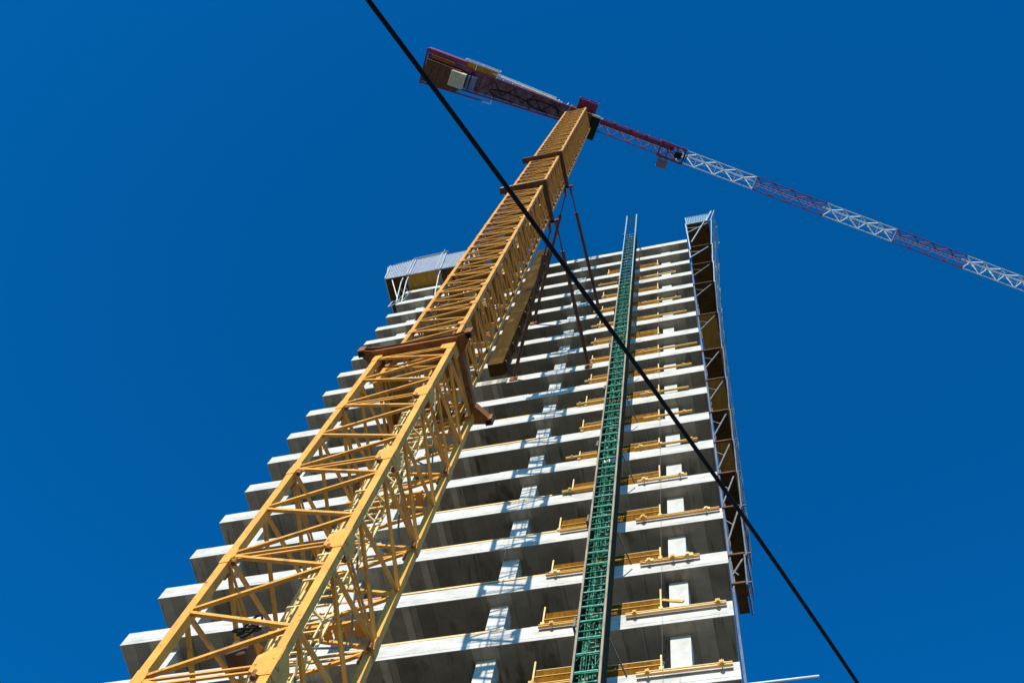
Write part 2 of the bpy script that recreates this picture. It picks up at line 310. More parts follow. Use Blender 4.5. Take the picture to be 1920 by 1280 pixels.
for i in range(7):
    Lcur = LL
    if i == 6:
        sec = MB(); half = LH      # short head section up to the collar
        sec = lattice_section(LH, 3.4, 0.145, 0.062, True, R); o = sec.build('mast_section', M['yellow'], crane, (0, 0, z)); part('ladder', me_lad, o).scale = (1, 1, 0.94)
    else:
        o = part('mast_section', me_low, crane, (0, 0, z)); part('ladder', me_lad, o); part('rest_platform', me_plat, o, (0, 0, 1.8 if i % 2 else 0.2))
    z += Lcur
MB().box(-1.2, 1.2, -1.2, 1.2, 1.2, ZL0).build('base_block', M['conc_edge'], crane)
# grey rod bracing and cables inside the right-hand side of the lower mast
cb = MB(); zz = 12.0; fl = 1
while zz < 26:
    cb.tube((LH-0.12, -0.55*fl, zz), (LH-0.12, 0.55*fl, zz+1.79), 0.02, 6); zz += 1.79; fl = -fl
cb.build('cable_run', M['rail'], crane)
cc = MB()
for j in range(3):
    pts = [(-0.55+0.22*math.cos(t*0.7+j)+0.02*j, -0.2+0.12*math.sin(t*0.7), 17.0+0.16*math.sin(t*0.7+j)+j*0.05) for t in range(12)]
    cc.poly_tube(pts, 0.02, 6)
cc.build('cable_coil', M['black'], crane)
MB().box(-0.62, -0.3, -0.25, 0.1, 16.2, 16.6).build('junction_box', M['rust_dark'], crane, bevel=0.02)

# collars
def collar(z, half, bw, bh, m, lugs, ext=0.0):
    c = MB(); h2 = half+bw/2
    c.box(-h2-ext, h2, -half-bw/2, -half+bw/2, z, z+bh); c.box(-h2-ext, h2, half-bw/2, half+bw/2, z, z+bh)
    c.box(-half-bw/2, -half+bw/2, -half+bw/2, half-bw/2, z+0.004, z+bh-0.004); c.box(half-bw/2, half+bw/2, -half+bw/2, half-bw/2, z+0.004, z+bh-0.004)
    # flanges of the I-beams
    for t in (z-0.012, z+bh): c.box(-h2-ext, h2, -half-bw/2-0.05, -half+bw/2+0.03, t, t+0.014)
    o = c.build('mast_collar', m, crane, bevel=0.008)
    if lugs:
        for (a, b) in CORN:
            x, y = a*half, b*half; l = MB()
            for zz in (z+0.02, z+bh): l.plate([(x+a*0.11, y-b*0.30, zz), (x+a*0.42, y+b*0.10, zz), (x+a*0.34, y+b*0.20, zz), (x-a*0.10, y+b*0.14, zz)], (0, 0, 1), 0.03)
            l.bar((x+a*0.11, y-b*0.30, z+bh/2), (x+a*0.40, y+b*0.10, z+bh/2), 0.03, bh)
            l.box(min(x+a*0.28, x+a*0.46), max(x+a*0.28, x+a*0.46), min(y+b*0.05, y+b*0.23), max(y+b*0.05, y+b*0.23), z-0.03, z+bh+0.03)
            l.build('corner_bracket', M['rust'], o)
            MB().tube((x+a*0.37, y+b*0.14, z-0.06), (x+a*0.37, y+b*0.14, z-0.028), 0.07, 12).build('jack_socket', M['black'], o)
    return o
collar(28.75, 1.02, 0.20, 0.30, M['rust'], True)
UH, UL, ZU0, NU = 0.755, 2.15, 27.9, 29
me_up = pins(lattice_section(UH, UL, 0.115, 0.05, False, R), UH, UL, 0.12, False).mesh('mast_section', M['yellow_up'])
me_ulad = ladder_mesh(UL, -0.1, 0.3, 0.4, 0, 0.3).mesh('ladder', M['ladder'])
UOX = 0.0
me_uplat = MB(); me_uplat.box(-0.66, 0.66, 0.12, 0.62, 0, 0.035).box(-0.66, -0.2, -0.62, 0.12, 0, 0.035).bar((-0.66, 0.64, 0.02), (0.66, 0.64, 0.02), 0.05, 0.09).bar((-0.66, 0.64, 0.5), (0.66, 0.64, 0.5), 0.035).bar((0.66, 0.12, 0.5), (0.66, 0.62, 0.5), 0.035)
for i in range(5): me_uplat.bar((-0.64+i*0.32, 0.63, 0), (-0.64+i*0.32, 0.63, 0.5), 0.03)
me_uplat = me_uplat.mesh('rest_platform', M['grate'])
ZTOP = 90.6
zu = 33.65-UL*3
NU = int(round((ZTOP-zu)/UL))
LEANX, LEANY = 0.0, 0.0
for i in range(NU):
    o = part('mast_section', me_up, crane, (UOX+LEANX*i/NU, LEANY*i/NU, zu+i*UL)); part('ladder', me_ulad, o); part('rest_platform', me_uplat, o, (0, 0, 0.9)).rotation_euler = (0, 0, (i % 2)*math.pi)
ZT = zu+NU*UL
# tie collars and struts to the tower
for (zc, xe, lab) in ((54.2, 14.25, 0), (63.8, 14.35, 1)):
    i = (zc-zu)/UL; ox = UOX+LEANX*i/NU; oy = LEANY*i/NU
    o = collar(zc, UH+0.13, 0.20, 0.20, M['rust_dark'], False, 0.22); o.location = (ox, oy, 0)
    rim = MB().box(-UH-0.42, UH+0.22, -UH-0.285, -UH-0.27, zc+0.12, zc+0.21).build('lit_rim', M['ladder' if lab == 0 else 'rust'], o)  # thin paler strip painted as the sunlit top edge of the collar
    yk = MB(); x, y = UH+0.1, UH+0.25
    for dx in (-0.16, 0.16): yk.plate([(x+dx-0.05, y-0.1, zc+0.02), (x+dx+0.13, y-0.1, zc+0.02), (x+dx+0.06, y+0.42, zc+0.02), (x+dx-0.02, y+0.42, zc+0.02)], (0, 0, 1), 0.05)
    yk.box(x-0.3, x+0.34, y-0.12, y-0.02, zc, zc+0.25)
    yk.build('tie_yoke', M['yoke'], o)
    for (x0, x1) in ((x+0.2, xe-CX-ox), (x-0.16, -2.5)):
        p0 = Vector((x0, y+0.35, zc+0.05)); p1 = Vector((x1, -CY-oy-0.02, zc+0.05)); s = MB(); d = (p1-p0)
        s.tube(p0, p0+d*0.16, 0.035, 10); s.tube(p0+d*0.16, p1-d*0.02, 0.085, 12)
        for t in (0.16, 0.55, 0.60): c_ = p0+d*t; s.tube(c_-d.normalized()*0.05, c_+d.normalized()*0.05, 0.11, 12)
        st = s.build('tie_strut', M['rust_dark'], crane, (ox, oy, 0), smooth=False)
        MB().box(p1.x-0.18, p1.x+0.18, p1.y-0.05, p1.y+0.015, zc-0.2, zc+0.3).build('anchor_plate', M['rust'], st)

# upper works: local frame s along the jib, w away from the street, rotated about the mast axis
HX, HY = CX+UOX+LEANX, CY+LEANY
th = math.atan2(0.5266, 0.8501)
top = bpy.data.objects.new('slewing_unit', None)
def JP(s, w, z): return Vector((s*math.cos(th)-w*math.sin(th)+UOX+LEANX, s*math.sin(th)+w*math.cos(th)+LEANY, z))
class JB(MB):
    def jbox(s, s0, s1, w0, w1, z0, z1): return s.hexa([JP(s0, w0, z0), JP(s1, w0, z0), JP(s1, w1, z0), JP(s0, w1, z0), JP(s0, w0, z1), JP(s1, w0, z1), JP(s1, w1, z1), JP(s0, w1, z1)])
    def jbar(s, a, b, w, h=None): return s.bar(JP(*a), JP(*b), w, h)
    def jtube(s, a, b, r, n=8): return s.tube(JP(*a), JP(*b), r, n)
ZJ = ZT+2.1
sw = JB(); sw.jbox(-0.85, 0.85, -0.8, 0.8, ZT+0.0, ZT+0.35)
sw.tube(JP(0, 0, ZT+0.35), JP(0, 0, ZT+0.8), 0.72, 24)
for a in range(16): t = a*math.pi/8; sw.tube(JP(0.62*math.cos(t), 0.62*math.sin(t), ZT+0.8), JP(0.62*math.cos(t), 0.62*math.sin(t), ZT+0.9), 0.04, 6)
swo = sw.build('slewing_ring', M['rust_dark'], crane)
tb = JB()
for (a, b) in ((-0.8, -0.5), (0.8, -0.5), (0.8, 0.5), (-0.8, 0.5)): tb.jbar((a, b, ZT+0.9), (a*1.1, b, ZJ+1.2), 0.14)
tb.jbox(-0.9, 0.9, -0.55, 0.55, ZT+0.92, ZT+1.02)
for b in (-0.5, 0.5): tb.jbar((-0.8, b, ZT+1.0), (0.8, b, ZJ+1.1), 0.09); tb.jbar((0.8, b, ZT+1.0), (-0.8, b, ZJ+1.1), 0.09)
tbo = tb.build('tower_top', M['red'], crane)
# red access platform on the street side of the head
hp = JB(); hp.jbox(-0.45, 1.0, -1.5, -0.55, ZT+1.0, ZT+1.06)
for (a, b) in ((-0.45, -1.5), (0.25, -1.5), (1.0, -1.5), (1.0, -1.0), (-0.45, -1.0)): hp.jbar((a, b, ZT+1.0), (a, b, ZT+2.1), 0.05)
for zz in (1.55, 2.1): hp.jbar((-0.45, -1.5, ZT+zz), (1.0, -1.5, ZT+zz), 0.05); hp.jbar((-0.45, -1.5, ZT+zz), (-0.45, -0.6, ZT+zz), 0.05); hp.jbar((1.0, -1.5, ZT+zz), (1.0, -0.6, ZT+zz), 0.05)
for i in range(8): hp.jbar((-0.4+i*0.19, -1.5, ZT+0.95), (-0.4+i*0.19, -0.6, ZT+0.95), 0.04)
hp.build('access_platform', M['red'], crane)
# cab
cabm = JB(); cabm.jbox(0.78, 1.55, -0.62, 1.1, ZT+0.55, ZT+2.4)
cab = cabm.build('cab', M['darkgreen'], crane, bevel=0.05)
JB().jbox(1.552, 1.57, -0.5, 0.98, ZT+1.2, ZT+2.2).build('cab_window', M['glass'], cab)
c2 = JB().jbox(0.85, 1.5, -0.78, -0.64, ZT+0.5, ZT+0.62); c2.jbar((1.0, -0.72, ZT+0.5), (1.75, -0.66, ZT+0.62), 0.09); c2.build('cab_rail', M['white'], cab)
# jib, alternating red and white sections
def jib_section(s0, s1, m, dense, first):
    j = JB(); hw, hh = 0.50, 1.05
    ch = 0.07
    for w in (-hw, hw): j.jbar((s0+0.01, w, ZJ), (s1-0.01, w, ZJ), ch)
    j.jbar((s0+0.01, 0, ZJ+hh), (s1-0.01, 0, ZJ+hh), ch*1.1)
    n = 4 if not dense else 5; q = (s1-s0)/n
    for i in range(n):
        a = s0+i*q; b = a+q
        for w in (-hw, hw):
            j.jtube((a, w, ZJ), (a+q/2, 0, ZJ+hh), 0.040, 6); j.jtube((a+q/2, 0, ZJ+hh), (b, w, ZJ), 0.040, 6)
        j.jtube((a, -hw, ZJ), (a+0.02, hw, ZJ), 0.022, 6)
        j.jtube((a, -hw, ZJ), (b, hw, ZJ), 0.022, 6)
    j.jtube((s1-0.03, -hw, ZJ), (s1-0.03, hw, ZJ), 0.03, 6)
    return j.build('jib_section', m, crane)
jsec = []
edges = [1.4, 7.9, 14.3, 20.0, 25.7, 31.4, 37.1, 42.8, 48.5]
for i in range(8): jsec.append(jib_section(edges[i], edges[i+1], M['red'] if i % 2 == 0 else M['white'], i == 0, i == 0))
wk = JB(); wk.jbox(1.6, 7.6, -0.42, -0.06, ZJ+0.10, ZJ+0.14)      # service walkway beside the first section
for i in range(7): wk.jbar((1.7+i*0.95, -0.5, ZJ+0.1), (1.7+i*0.95, -0.5, ZJ+1.0), 0.035)
wk.jbar((1.6, -0.5, ZJ+1.0), (7.6, -0.5, ZJ+1.0), 0.035); wk.jbar((1.6, -0.12, ZJ+0.06), (7.8, -0.12, ZJ+0.06), 0.06); wk.build('jib_walkway', M['red'], crane)
rp = JB(); rp.jtube((1.4, 0.0, ZJ+0.5), (48, 0.0, ZJ+0.45), 0.018, 6); rp.jtube((7.9, 0.12, ZJ-0.02), (48, 0.12, ZJ-0.02), 0.012, 6); rp.build('hoist_rope', M['galv'], crane)
# trolley parked near the mast
tr = JB(); tr.jbox(6.5, 8.6, -0.62, -0.48, ZJ-0.32, ZJ-0.16); tr.jbox(6.5, 8.6, 0.48, 0.62, ZJ-0.32, ZJ-0.16)
for s_ in (6.55, 7.2, 7.9, 8.5): tr.jbar((s_, -0.55, ZJ-0.24), (s_, 0.55, ZJ-0.24), 0.10)
tr.jbar((6.6, -0.5, ZJ-0.24), (8.5, 0.5, ZJ-0.24), 0.06); tr.jbar((6.6, 0.5, ZJ-0.24), (8.5, -0.5, ZJ-0.24), 0.06)
for s_ in (6.7, 8.3):
    for w in (-0.6, 0.6): tr.jtube((s_, w-0.06, ZJ-0.05), (s_, w+0.06, ZJ-0.05), 0.12, 12)
tro = tr.build('trolley', M['red'], crane)
hb = JB(); hb.jbox(7.75, 8.3, -0.22, 0.15, ZJ-0.85, ZJ-0.36); hb.jtube((8.05, -0.28, ZJ-0.7), (8.05, 0.2, ZJ-0.7), 0.26, 16); hb.jbar((8.5, -0.4, ZJ-0.3), (8.5, 0.3, ZJ-0.3), 0.12); hb.jbar((8.7, -0.3, ZJ-0.1), (8.7, 0.35, ZJ-0.1), 0.08); hb.build('hook_block', M['black'], crane)
bk = JB(); bk.jbox(6.75, 7.5, 0.72, 1.35, ZJ-0.5, ZJ-0.46)
for (a, b) in ((6.75, 0.72), (7.5, 0.72), (7.5, 1.35), (6.75, 1.35), (7.1, 1.35), (7.1, 0.72)): bk.jbar((a, b, ZJ-0.5), (a, b, ZJ+0.45), 0.04)
for zz in (0.0, 0.45):
    for p, q in (((6.75, 0.72), (7.5, 0.72)), ((7.5, 0.72), (7.5, 1.35)), ((7.5, 1.35), (6.75, 1.35)), ((6.75, 1.35), (6.75, 0.72))): bk.jbar((*p, ZJ+zz), (*q, ZJ+zz), 0.035)
bk.build('service_basket', M['purple'], tro)
# counter jib
kj = JB()
def cw_(s): return 0.12+0.055*(-s)*0.35, 0.62+0.02*(-s)
for sgn in (-1, 1):
    kj.jbar((-0.9, sgn*0.58+0.08, ZJ), (-12.5, sgn*0.92+0.42, ZJ), 0.14, 0.22)
for i in range(17):
    s_ = -1.1-i*0.7; c0, c1 = 0.08+(-s_/13)*0.34, 0.58+(-s_/13)*0.34; kj.jbar((s_, c0-c1, ZJ+0.02), (s_, c0+c1, ZJ+0.02), 0.06)
    if i < 16: s2 = s_-0.7; kj.jbar((s_, c0-c1 if i % 2 else c0+c1, ZJ+0.05), (s2, c0+c1 if i % 2 else c0-c1, ZJ+0.05), 0.04)
kjo = kj.build('counter_jib', M['red'], crane)
dk = JB(); dk.hexa([JP(-12.5, -0.42, ZJ+0.13), JP(-1.0, -0.42, ZJ+0.13), JP(-1.0, 0.56, ZJ+0.13), JP(-12.5, 1.2, ZJ+0.13), JP(-12.5, -0.42, ZJ+0.16), JP(-1.0, -0.42, ZJ+0.16), JP(-1.0, 0.56, ZJ+0.16), JP(-12.5, 1.2, ZJ+0.16)])
dk.build('walkway_deck', M['purple'], kjo)
ry = JB()          # hand rails: white on the street side, dark beyond
for i in range(9):
    s_ = -1.2-i*0.75; c0, c1 = 0.08+(-s_/13)*0.34, 0.66+(-s_/13)*0.34; ry.jbar((s_, c0-c1, ZJ), (s_, c0-c1-0.03, ZJ+1.1), 0.04)
for zz in (0.05, 0.55, 1.1): ry.jbar((-2.2, -0.66, ZJ+zz-0.07), (-7.4, -0.80, ZJ+zz-0.07), 0.075)
ry.jbar((-1.6, -0.60, ZJ-0.14), (-6.8, -0.76, ZJ-0.14), 0.11)
ry.build('handrail', M['white'], kjo)
bl = JB()
for (a, b) in ((-7.0, -1.05), (-9.6, -1.05), (-8.7, -1.05)): bl.jbar((a, b, ZJ-0.05), (a, -0.5, ZJ-0.05), 0.08)
bl.jbar((-6.9, -1.08, ZJ-0.05), (-9.7, -1.10, ZJ-0.05), 0.09); bl.jbar((-6.95, -1.08, ZJ-0.05), (-6.95, -0.5, ZJ-0.05), 0.10)
bl.jbar((-6.9, -1.08, ZJ+1.0), (-9.7, -1.10, ZJ+1.0), 0.05); bl.jbar((-6.8, 1.42, ZJ-0.05), (-9.4, 1.55, ZJ-0.05), 0.06); bl.jbar((-6.8, 1.42, ZJ-0.05), (-6.8, 0.9, ZJ-0.05), 0.07)
for s_ in (-6.9, -8.3, -9.7): bl.jbar((s_, -1.08, ZJ-0.05), (s_, -1.08, ZJ+1.0), 0.05)
bl.build('side_gallery', M['white'], kjo)
JB().jbox(-9.6, -7.05, -1.0, -0.55, ZJ+0.0, ZJ+0.04).build('gallery_deck', M['ply_ochre'], kjo)
hose = JB()
for (c, w0, a, b, ph) in ((-2.9, 0.05, 1.3, 0.33, 0.2), (-5.6, 0.3, 1.6, 0.30, 1.0)):
    pts = [JP(c+a*math.cos(t*math.pi/12+0.1*ph), w0+0.15+b*math.sin(t*math.pi/12), ZJ-0.08-0.05*math.sin(t+ph)) for t in range(5, 25)]
    hose.poly_tube(pts, 0.045, 6)
for i in range(8): s_ = -1.4-i*0.8; hose.jbar((s_, -0.3 if i % 2 else 0.55, ZJ-0.04), (s_-0.8, 0.55 if i % 2 else -0.3, ZJ-0.04), 0.05)
hose.build('cable_loops', M['black'], kjo)
cwt = JB()
for i in range(5): s_ = -12.35+i*0.55; cwt.jbox(s_, s_+0.52, -0.22, 1.48, ZJ-0.7, ZJ+1.1)
cwt.build('counterweight', M['rust_dark'], crane)
fr = JB(); fr.jbox(-12.65, -9.5, -0.95, -0.62, ZJ-0.1, ZJ+0.9); fr.jbox(-11.6, -8.9, -0.55, -0.3, ZJ-0.2, ZJ+0.3); fr.jbar((-12.65, -0.9, ZJ-0.1), (-12.45, 1.8, ZJ-0.1), 0.14); fr.jbar((-12.45, 1.7, ZJ-0.1), (-7.5, 1.4, ZJ-0.1), 0.12)
fr.build('counterweight_frame', M['red'], crane)
fr = JB(); fr.jbox(-12.2, -10.3, -0.60, -0.32, ZJ-0.35, ZJ+0.1); fr.build('ballast_hanger', M['rust'], crane)
bx = JB(); bx.jbox(-10.3, -9.15, -0.12, 1.05, ZJ-1.0, ZJ+0.1)
bxo = bx.build('winch_cabinet', M['cream'], crane, bevel=0.03)
fn = JB()
for i in range(9): fn.jbox(-10.2+i*0.12, -10.15+i*0.12, -0.05, 0.98, ZJ-1.02, ZJ-0.995)
fn.build('vent_fins', M['galv'], bxo)
JB().jbox(-9.0, -8.85, -0.1, 1.0, ZJ-0.7, ZJ).jbox(-8.75, -8.35, -0.12, 0.85, ZJ-0.6, ZJ).build('control_cabinet', M['blue'], crane)

# ------------------------------------------------------------------ green hoist mast
hoist = empty('hoist_mast', (16.16, -1.56, 0), 'narrow green material hoist mast standing against the slab edges', 'hoist mast')
HW, HD, HS = 0.33, 0.27, 1.5
def hoist_section(m_r, m_l, seed):
    rr = random.Random(seed); lat = MB(); rail = MB()
    for sx in (-1, 1): rail.box(sx*HW-0.028, sx*HW+0.028, -HD-0.03, -HD+0.03, 0, HS)
    side = MB(); side.box(-HW+0.03, HW-0.03, HD-0.02, HD, 0.02, HS*rr.choice((0.55, 0.75, 0.9)))      # dark sheet added for the shade inside the mast
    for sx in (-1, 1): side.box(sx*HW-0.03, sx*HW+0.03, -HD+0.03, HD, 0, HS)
    lat.bar((-0.18, -HD+0.1, 0), (-0.18, -HD+0.1, HS), 0.02); lat.bar((HW-0.05, 0, 0.1), (-HW+0.05, 0, 0.1), 0.03)
    for z in (0.12, 0.85, 0.5, 1.22):
        if z in (0.5, 1.22) and rr.random() < 0.45: continue
        z += rr.uniform(-0.05, 0.05); lat.bar((-HW+0.045, -HD, z), (HW-0.045, -HD, z+rr.uniform(-.01, .01)), 0.035, rr.uniform(0.02, 0.05))
        if rr.random() < 0.6: lat.bar((-HW+0.03, HD, z+0.1), (HW-0.03, HD, z+0.1), 0.04)
    lat.bar((-HW+0.04, -HD+0.05, 0), (HW-0.04, -HD+0.05, HS), 0.02)
    lat.bar((-HW+0.04, HD-0.04, HS), (HW-0.04, HD-0.04, 0), 0.035)
    for x in (-0.16, -0.02, 0.14, 0.24): lat.bar((x+rr.uniform(-.04, .04), -HD+0.12+rr.uniform(0, .2), 0), (x+rr.uniform(-.06, .06), -HD+0.12+rr.uniform(0, .2), HS), rr.choice((0.02, 0.035)))
    for i in range(9): x = rr.uniform(-0.28, 0.2); z = rr.uniform(0.05, HS-0.2); y = rr.uniform(-HD+0.04, 0.15); lat.box(x, x+rr.uniform(0.03, 0.13), y, y+0.06, z, z+rr.uniform(0.03, 0.14))
    lat.bar((-0.02, -HD-0.015, 0), (-0.02, -HD-0.015, HS), 0.012)
    lat.mark = (len(lat.f), M['pale_bits'] if m_l is M['green'] else M['teal_rail'])
    for z in (0.12+rr.uniform(-.04, .04), 0.86+rr.uniform(-.04, .04)): lat.bar((-HW+0.05, -HD-0.02, z+0.03), (HW-0.05, -HD-0.02, z+0.03), 0.02, 0.035)
    if rr.random() < 0.75:
        for i in range(rr.randint(1, 3)): x = rr.uniform(-0.25, 0.15); z = rr.uniform(0.1, HS-0.2); lat.box(x, x+rr.uniform(0.04, 0.11), -HD+0.03, -HD+0.06, z, z+rr.uniform(0.03, 0.10))
    return lat, rail, side
me_h = {}
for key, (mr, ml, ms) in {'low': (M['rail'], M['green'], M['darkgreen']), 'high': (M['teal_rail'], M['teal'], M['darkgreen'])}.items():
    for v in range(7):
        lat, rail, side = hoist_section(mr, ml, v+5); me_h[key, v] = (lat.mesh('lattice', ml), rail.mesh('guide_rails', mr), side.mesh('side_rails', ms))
me_lad2 = {}
HTOP = ZK(16.5)
NH = int(HTOP/HS)
for i in range(NH):
    z = i*HS+0.2; key = 'high' if z > ZK(9.9) else 'low'; top_ = z > ZK(13.7)
    a, b, c = me_h[key, (i*5+i//7) % 7]
    if top_:
        if ('top',) not in me_lad2:
            t = MB(); r2 = MB()
            for sx in (-1, 1): r2.box(sx*HW-0.035, sx*HW+0.035, -HD-0.03, -HD+0.03, 0, HS)
            for j in range(2): t.bar((-HW, -HD, 0.3+j*0.75), (HW, -HD, 0.3+j*0.75), 0.04)
            me_lad2[('top',)] = (t.mesh('lattice', M['teal']), r2.mesh('guide_rails', M['teal_rail']))
        a, b = me_lad2[('top',)]; c = None
    o = part('hoist_section', a, hoist, (0, 0, z)); part('guide_rail', b, o)
    if c: part('side_rail', c, o)
for k in range(-10, 15, 2):
    tm = MB(); z = ZK(k)+0.45
    tm.bar((HW+0.02, HD, z), (HW+0.25, 1.42, z), 0.04); tm.bar((-HW-0.02, HD, z), (-HW-0.3, 1.42, z), 0.05); tm.bar((-HW-0.12, -HD, z-0.1), (-HW-0.12, HD+0.1, z-0.1), 0.06); tm.bar((-HW-0.12, -HD+0.1, z-0.1), (-HW-0.12, -HD+0.1, z+0.45), 0.05)
    tm.bar((-HW-0.12, -HD+0.1, z+0.4), (-HW, -HD+0.1, z+0.4), 0.05)
    tm.build('wall_tie', M['dull_shade_steel'], hoist)

# ------------------------------------------------------------------ boards, posts, beams on the slab edges
def clamp_mesh(v):
    m = MB(); m.box(-0.07, 0.07, -0.10, 0.04, -0.10, 0.08).box(-0.12, 0.12, -0.05, 0.02, -0.03, 0.05).box(-0.03, 0.05, -0.16, -0.10, -0.14, -0.02)
    if v: m.box(0.07, 0.17, -0.06, 0.0, -0.08, 0.10)
    m.bar((0, -0.02, 0.08), (0.0, 0.0, 0.25), 0.03)
    return m.mesh('clamp', M['timber_pale'] if v else M['timber'])
CLM = [clamp_mesh(0), clamp_mesh(1)]
def beam_mesh(L, m, two):
    b = MB()
    h = two; b.box(0, L, -0.04, 0.04, h-0.035, h).box(0, L, -0.018, 0.018, 0.035, h-0.035).box(0, L, -0.04, 0.04, 0, 0.035)
    return b.mesh('beam', m)
def put_beam(name, L, x, y, z, tilt, m, label, group, clamps, yaw=0.0, h=0.15, cs=0.9):
    t = empty(name, (x, y, z), label, 'timber beam', group); t.rotation_euler = (0, tilt, yaw)
    part('beam', beam_mesh(L, m, h), t)
    for cxx in clamps:
        if R.random() < 0.85: part('clamp', CLM[R.randint(0, 1)], t, (cxx+R.uniform(-.05, .05), -0.02, 0.06)).scale = (cs*R.uniform(0.7, 1.15),)*3
    return t
for k in range(-3, 14):
    rr = random.Random(k+55); zt = ZK(k)+EDGE
    # yellow beams hung on the outside of the edge beam
    bz = zt-0.28 if k <= 1 else (zt-0.15 if k == 2 else zt+0.015)
    fn_ = floor_name(k)
    if k not in (8, 13, 11):
        L = rr.uniform(1.7, 2.9); x0 = 16.72+rr.uniform(-0.15, 0.3); L = min(L, 19.55-x0)
        put_beam('timber_beam', L, x0, -0.12, bz+rr.uniform(-0.04, 0.03), rr.uniform(-0.02, 0.015), M['timber'] if rr.random() < 0.85 else M['timber_pale'],
                 'yellow beam right of the green hoist on '+fn_, 'timber beams right of the hoist', [0.25, L-0.12-rr.uniform(0, .3)]+([1.1+rr.uniform(-.2, .2)] if rr.random() < 0.4 else []), h=0.125 if k < 3 else 0.08, cs=0.9 if k < 3 else 0.6)
    if k not in (13,):
        L = rr.uniform(1.35, 1.75); x0 = 15.72-L
        put_beam('timber_beam', L, x0, -0.12, bz+0.02+rr.uniform(-0.04, 0.03), rr.uniform(-0.02, 0.01), M['timber'],
                 'yellow beam left of the green hoist on '+fn_, 'timber beams left of the hoist', [0.12+rr.uniform(0, .3)], h=0.12 if k < 3 else 0.08, cs=0.9 if k < 3 else 0.6)
    # orange boarding standing on the slab edge
    for side, (xa, xb) in enumerate(((14.45+rr.uniform(-.1, .1) if k > 1 else 14.22, 15.85), (16.15, 17.58))):
        if k in (12,) and side == 0: continue
        T = 0.72+0.42*min(1, max(0, (k+2)/9))+rr.uniform(-0.16, 0.08)
        g_ = empty('board_screen', (xa, 0.04, zt+0.035), 'brown guard boards %s of the green hoist on %s' % (('left', 'right')[side], fn_), 'guard boards', 'plywood guard boards '+('left', 'right')[side]+' of the hoist')
        w = xb-xa; h1 = T*rr.uniform(0.42, 0.55)
        MB().box(0, w, 0.0, 0.022, -0.02, h1).build('lower_board', M['ply'], g_)
        MB().box(0.02, w-0.02, 0.03, 0.052, h1-0.05, T).build('upper_board', M['ply'], g_)
        MB().box(0.0, w, -0.03, 0.024, h1+0.002, h1+0.03).build('middle_rail', M['timber'], g_)
        if rr.random() < 0.7: MB().box(0.02, w-0.02, 0.026, 0.056, T+0.001, T+0.022).build('cap_rail', M['timber_pale'], g_)
        px = (0.0 if side == 0 else w+0.03)
        pm = MB().bar((px, -0.05, -0.1), (px-0.02, -0.03, T+rr.uniform(0.0, 0.45)), 0.045, 0.045); pm.box(px-0.06, px+0.06, -0.12, -0.03, -0.06, 0.06)
        pm.build('guard_post', M['timber_pale'], g_)
    # pale planks on the right end
    if k in (-3, -2, 0, 1, 2, 3, 5, 6, 15):
        L = 1.25+rr.uniform(-.1, .3)
        o = MB().box(0, L, 0, 0.05, 0, 0.14).build('edge_plank', M['timber_pale'], None, (BW-L-0.1, 0.20, zt+0.02)); o.rotation_euler = (0, -rr.uniform(0.0, 0.04), 0)
        tag(o, 'pale plank at the right end of '+floor_name(k), 'plank', 'planks at the right end')
    if k == -1:
        o = MB().box(0, 1.32, 0, 0.05, 0, 0.10).build('edge_plank', M['timber_red'], None, (18.15, 0.16, zt+0.12)); tag(o, 'salmon red plank at the right end of '+floor_name(k), 'plank', 'planks at the right end')
        o = MB().bar((0, 0, 0), (0.62, -0.1, -0.42), 0.04, 0.10).build('brace_plank', M['timber'], None, (17.62, 0.08, zt+0.72)); tag(o, 'short timber sloping down from the post beside the right-hand column', 'plank')
# planks resting on the left end and on the middle of the edges
for k in range(-2, 12):
    rr = random.Random(k+400); zt = ZK(k)+EDGE
    if k in (-2, -1, 0, 1, 2, 3, 4, 5, 7, 9):
        L = 3.2+rr.uniform(-.5, 1.0)
        o = MB().box(0, L, 0, 0.045, 0, 0.12).build('edge_plank', M['timber_pale' if k not in (3, 4) else 'timber_red'], None, (-0.2+rr.uniform(-.05, .1), 0.20, zt+(0.09 if k < 3 else 0.0)))
        tag(o, ('pale' if k not in (3, 4) else 'reddish')+' plank along the left end of '+floor_name(k), 'plank', 'guard planks at the left end')
    if k in (-2, -1, 0, 1, 2, 4, 5):
        x0 = 8.4+rr.uniform(0, .6); L = 5.6+rr.uniform(-1.2, 0.1)
        o = MB().box(0, L, 0, 0.045, 0, 0.09).build('edge_plank', M['timber_pale'], None, (x0, 0.0, zt+0.055))
        tag(o, 'long pale plank between crane and hoist on '+floor_name(k), 'plank', 'planks on the middle of the edges')
    if k in (-2, 0, 3):
        o = MB().box(0, 1.5, 0, 0.05, 0, 0.10).build('edge_plank', M['timber_red'], None, (6.8+rr.uniform(0, .5), 0.0, zt+0.03))
        tag(o, 'short red plank behind the crane mast on '+floor_name(k), 'plank', 'red planks by the crane mast')
pn = MB(); pn.v = []; pn.hexa([(8.4, -0.06, ZK(7)-0.02), (10.25, -0.06, ZK(7)-0.02), (10.25, -0.035, ZK(7)-0.02), (8.4, -0.035, ZK(7)-0.02), (8.4, -0.06, ZK(7)+0.62), (10.25, -0.06, ZK(7)+0.60), (10.25, -0.035, ZK(7)+0.60), (8.4, -0.035, ZK(7)+0.62)])  # grey panel added where the slab face lies in shade
tag(pn.build('shade_sheet', M['conc']), 'dull grey sheet standing in for shade on the slab edge below the boarded shaft', 'shade sheet')
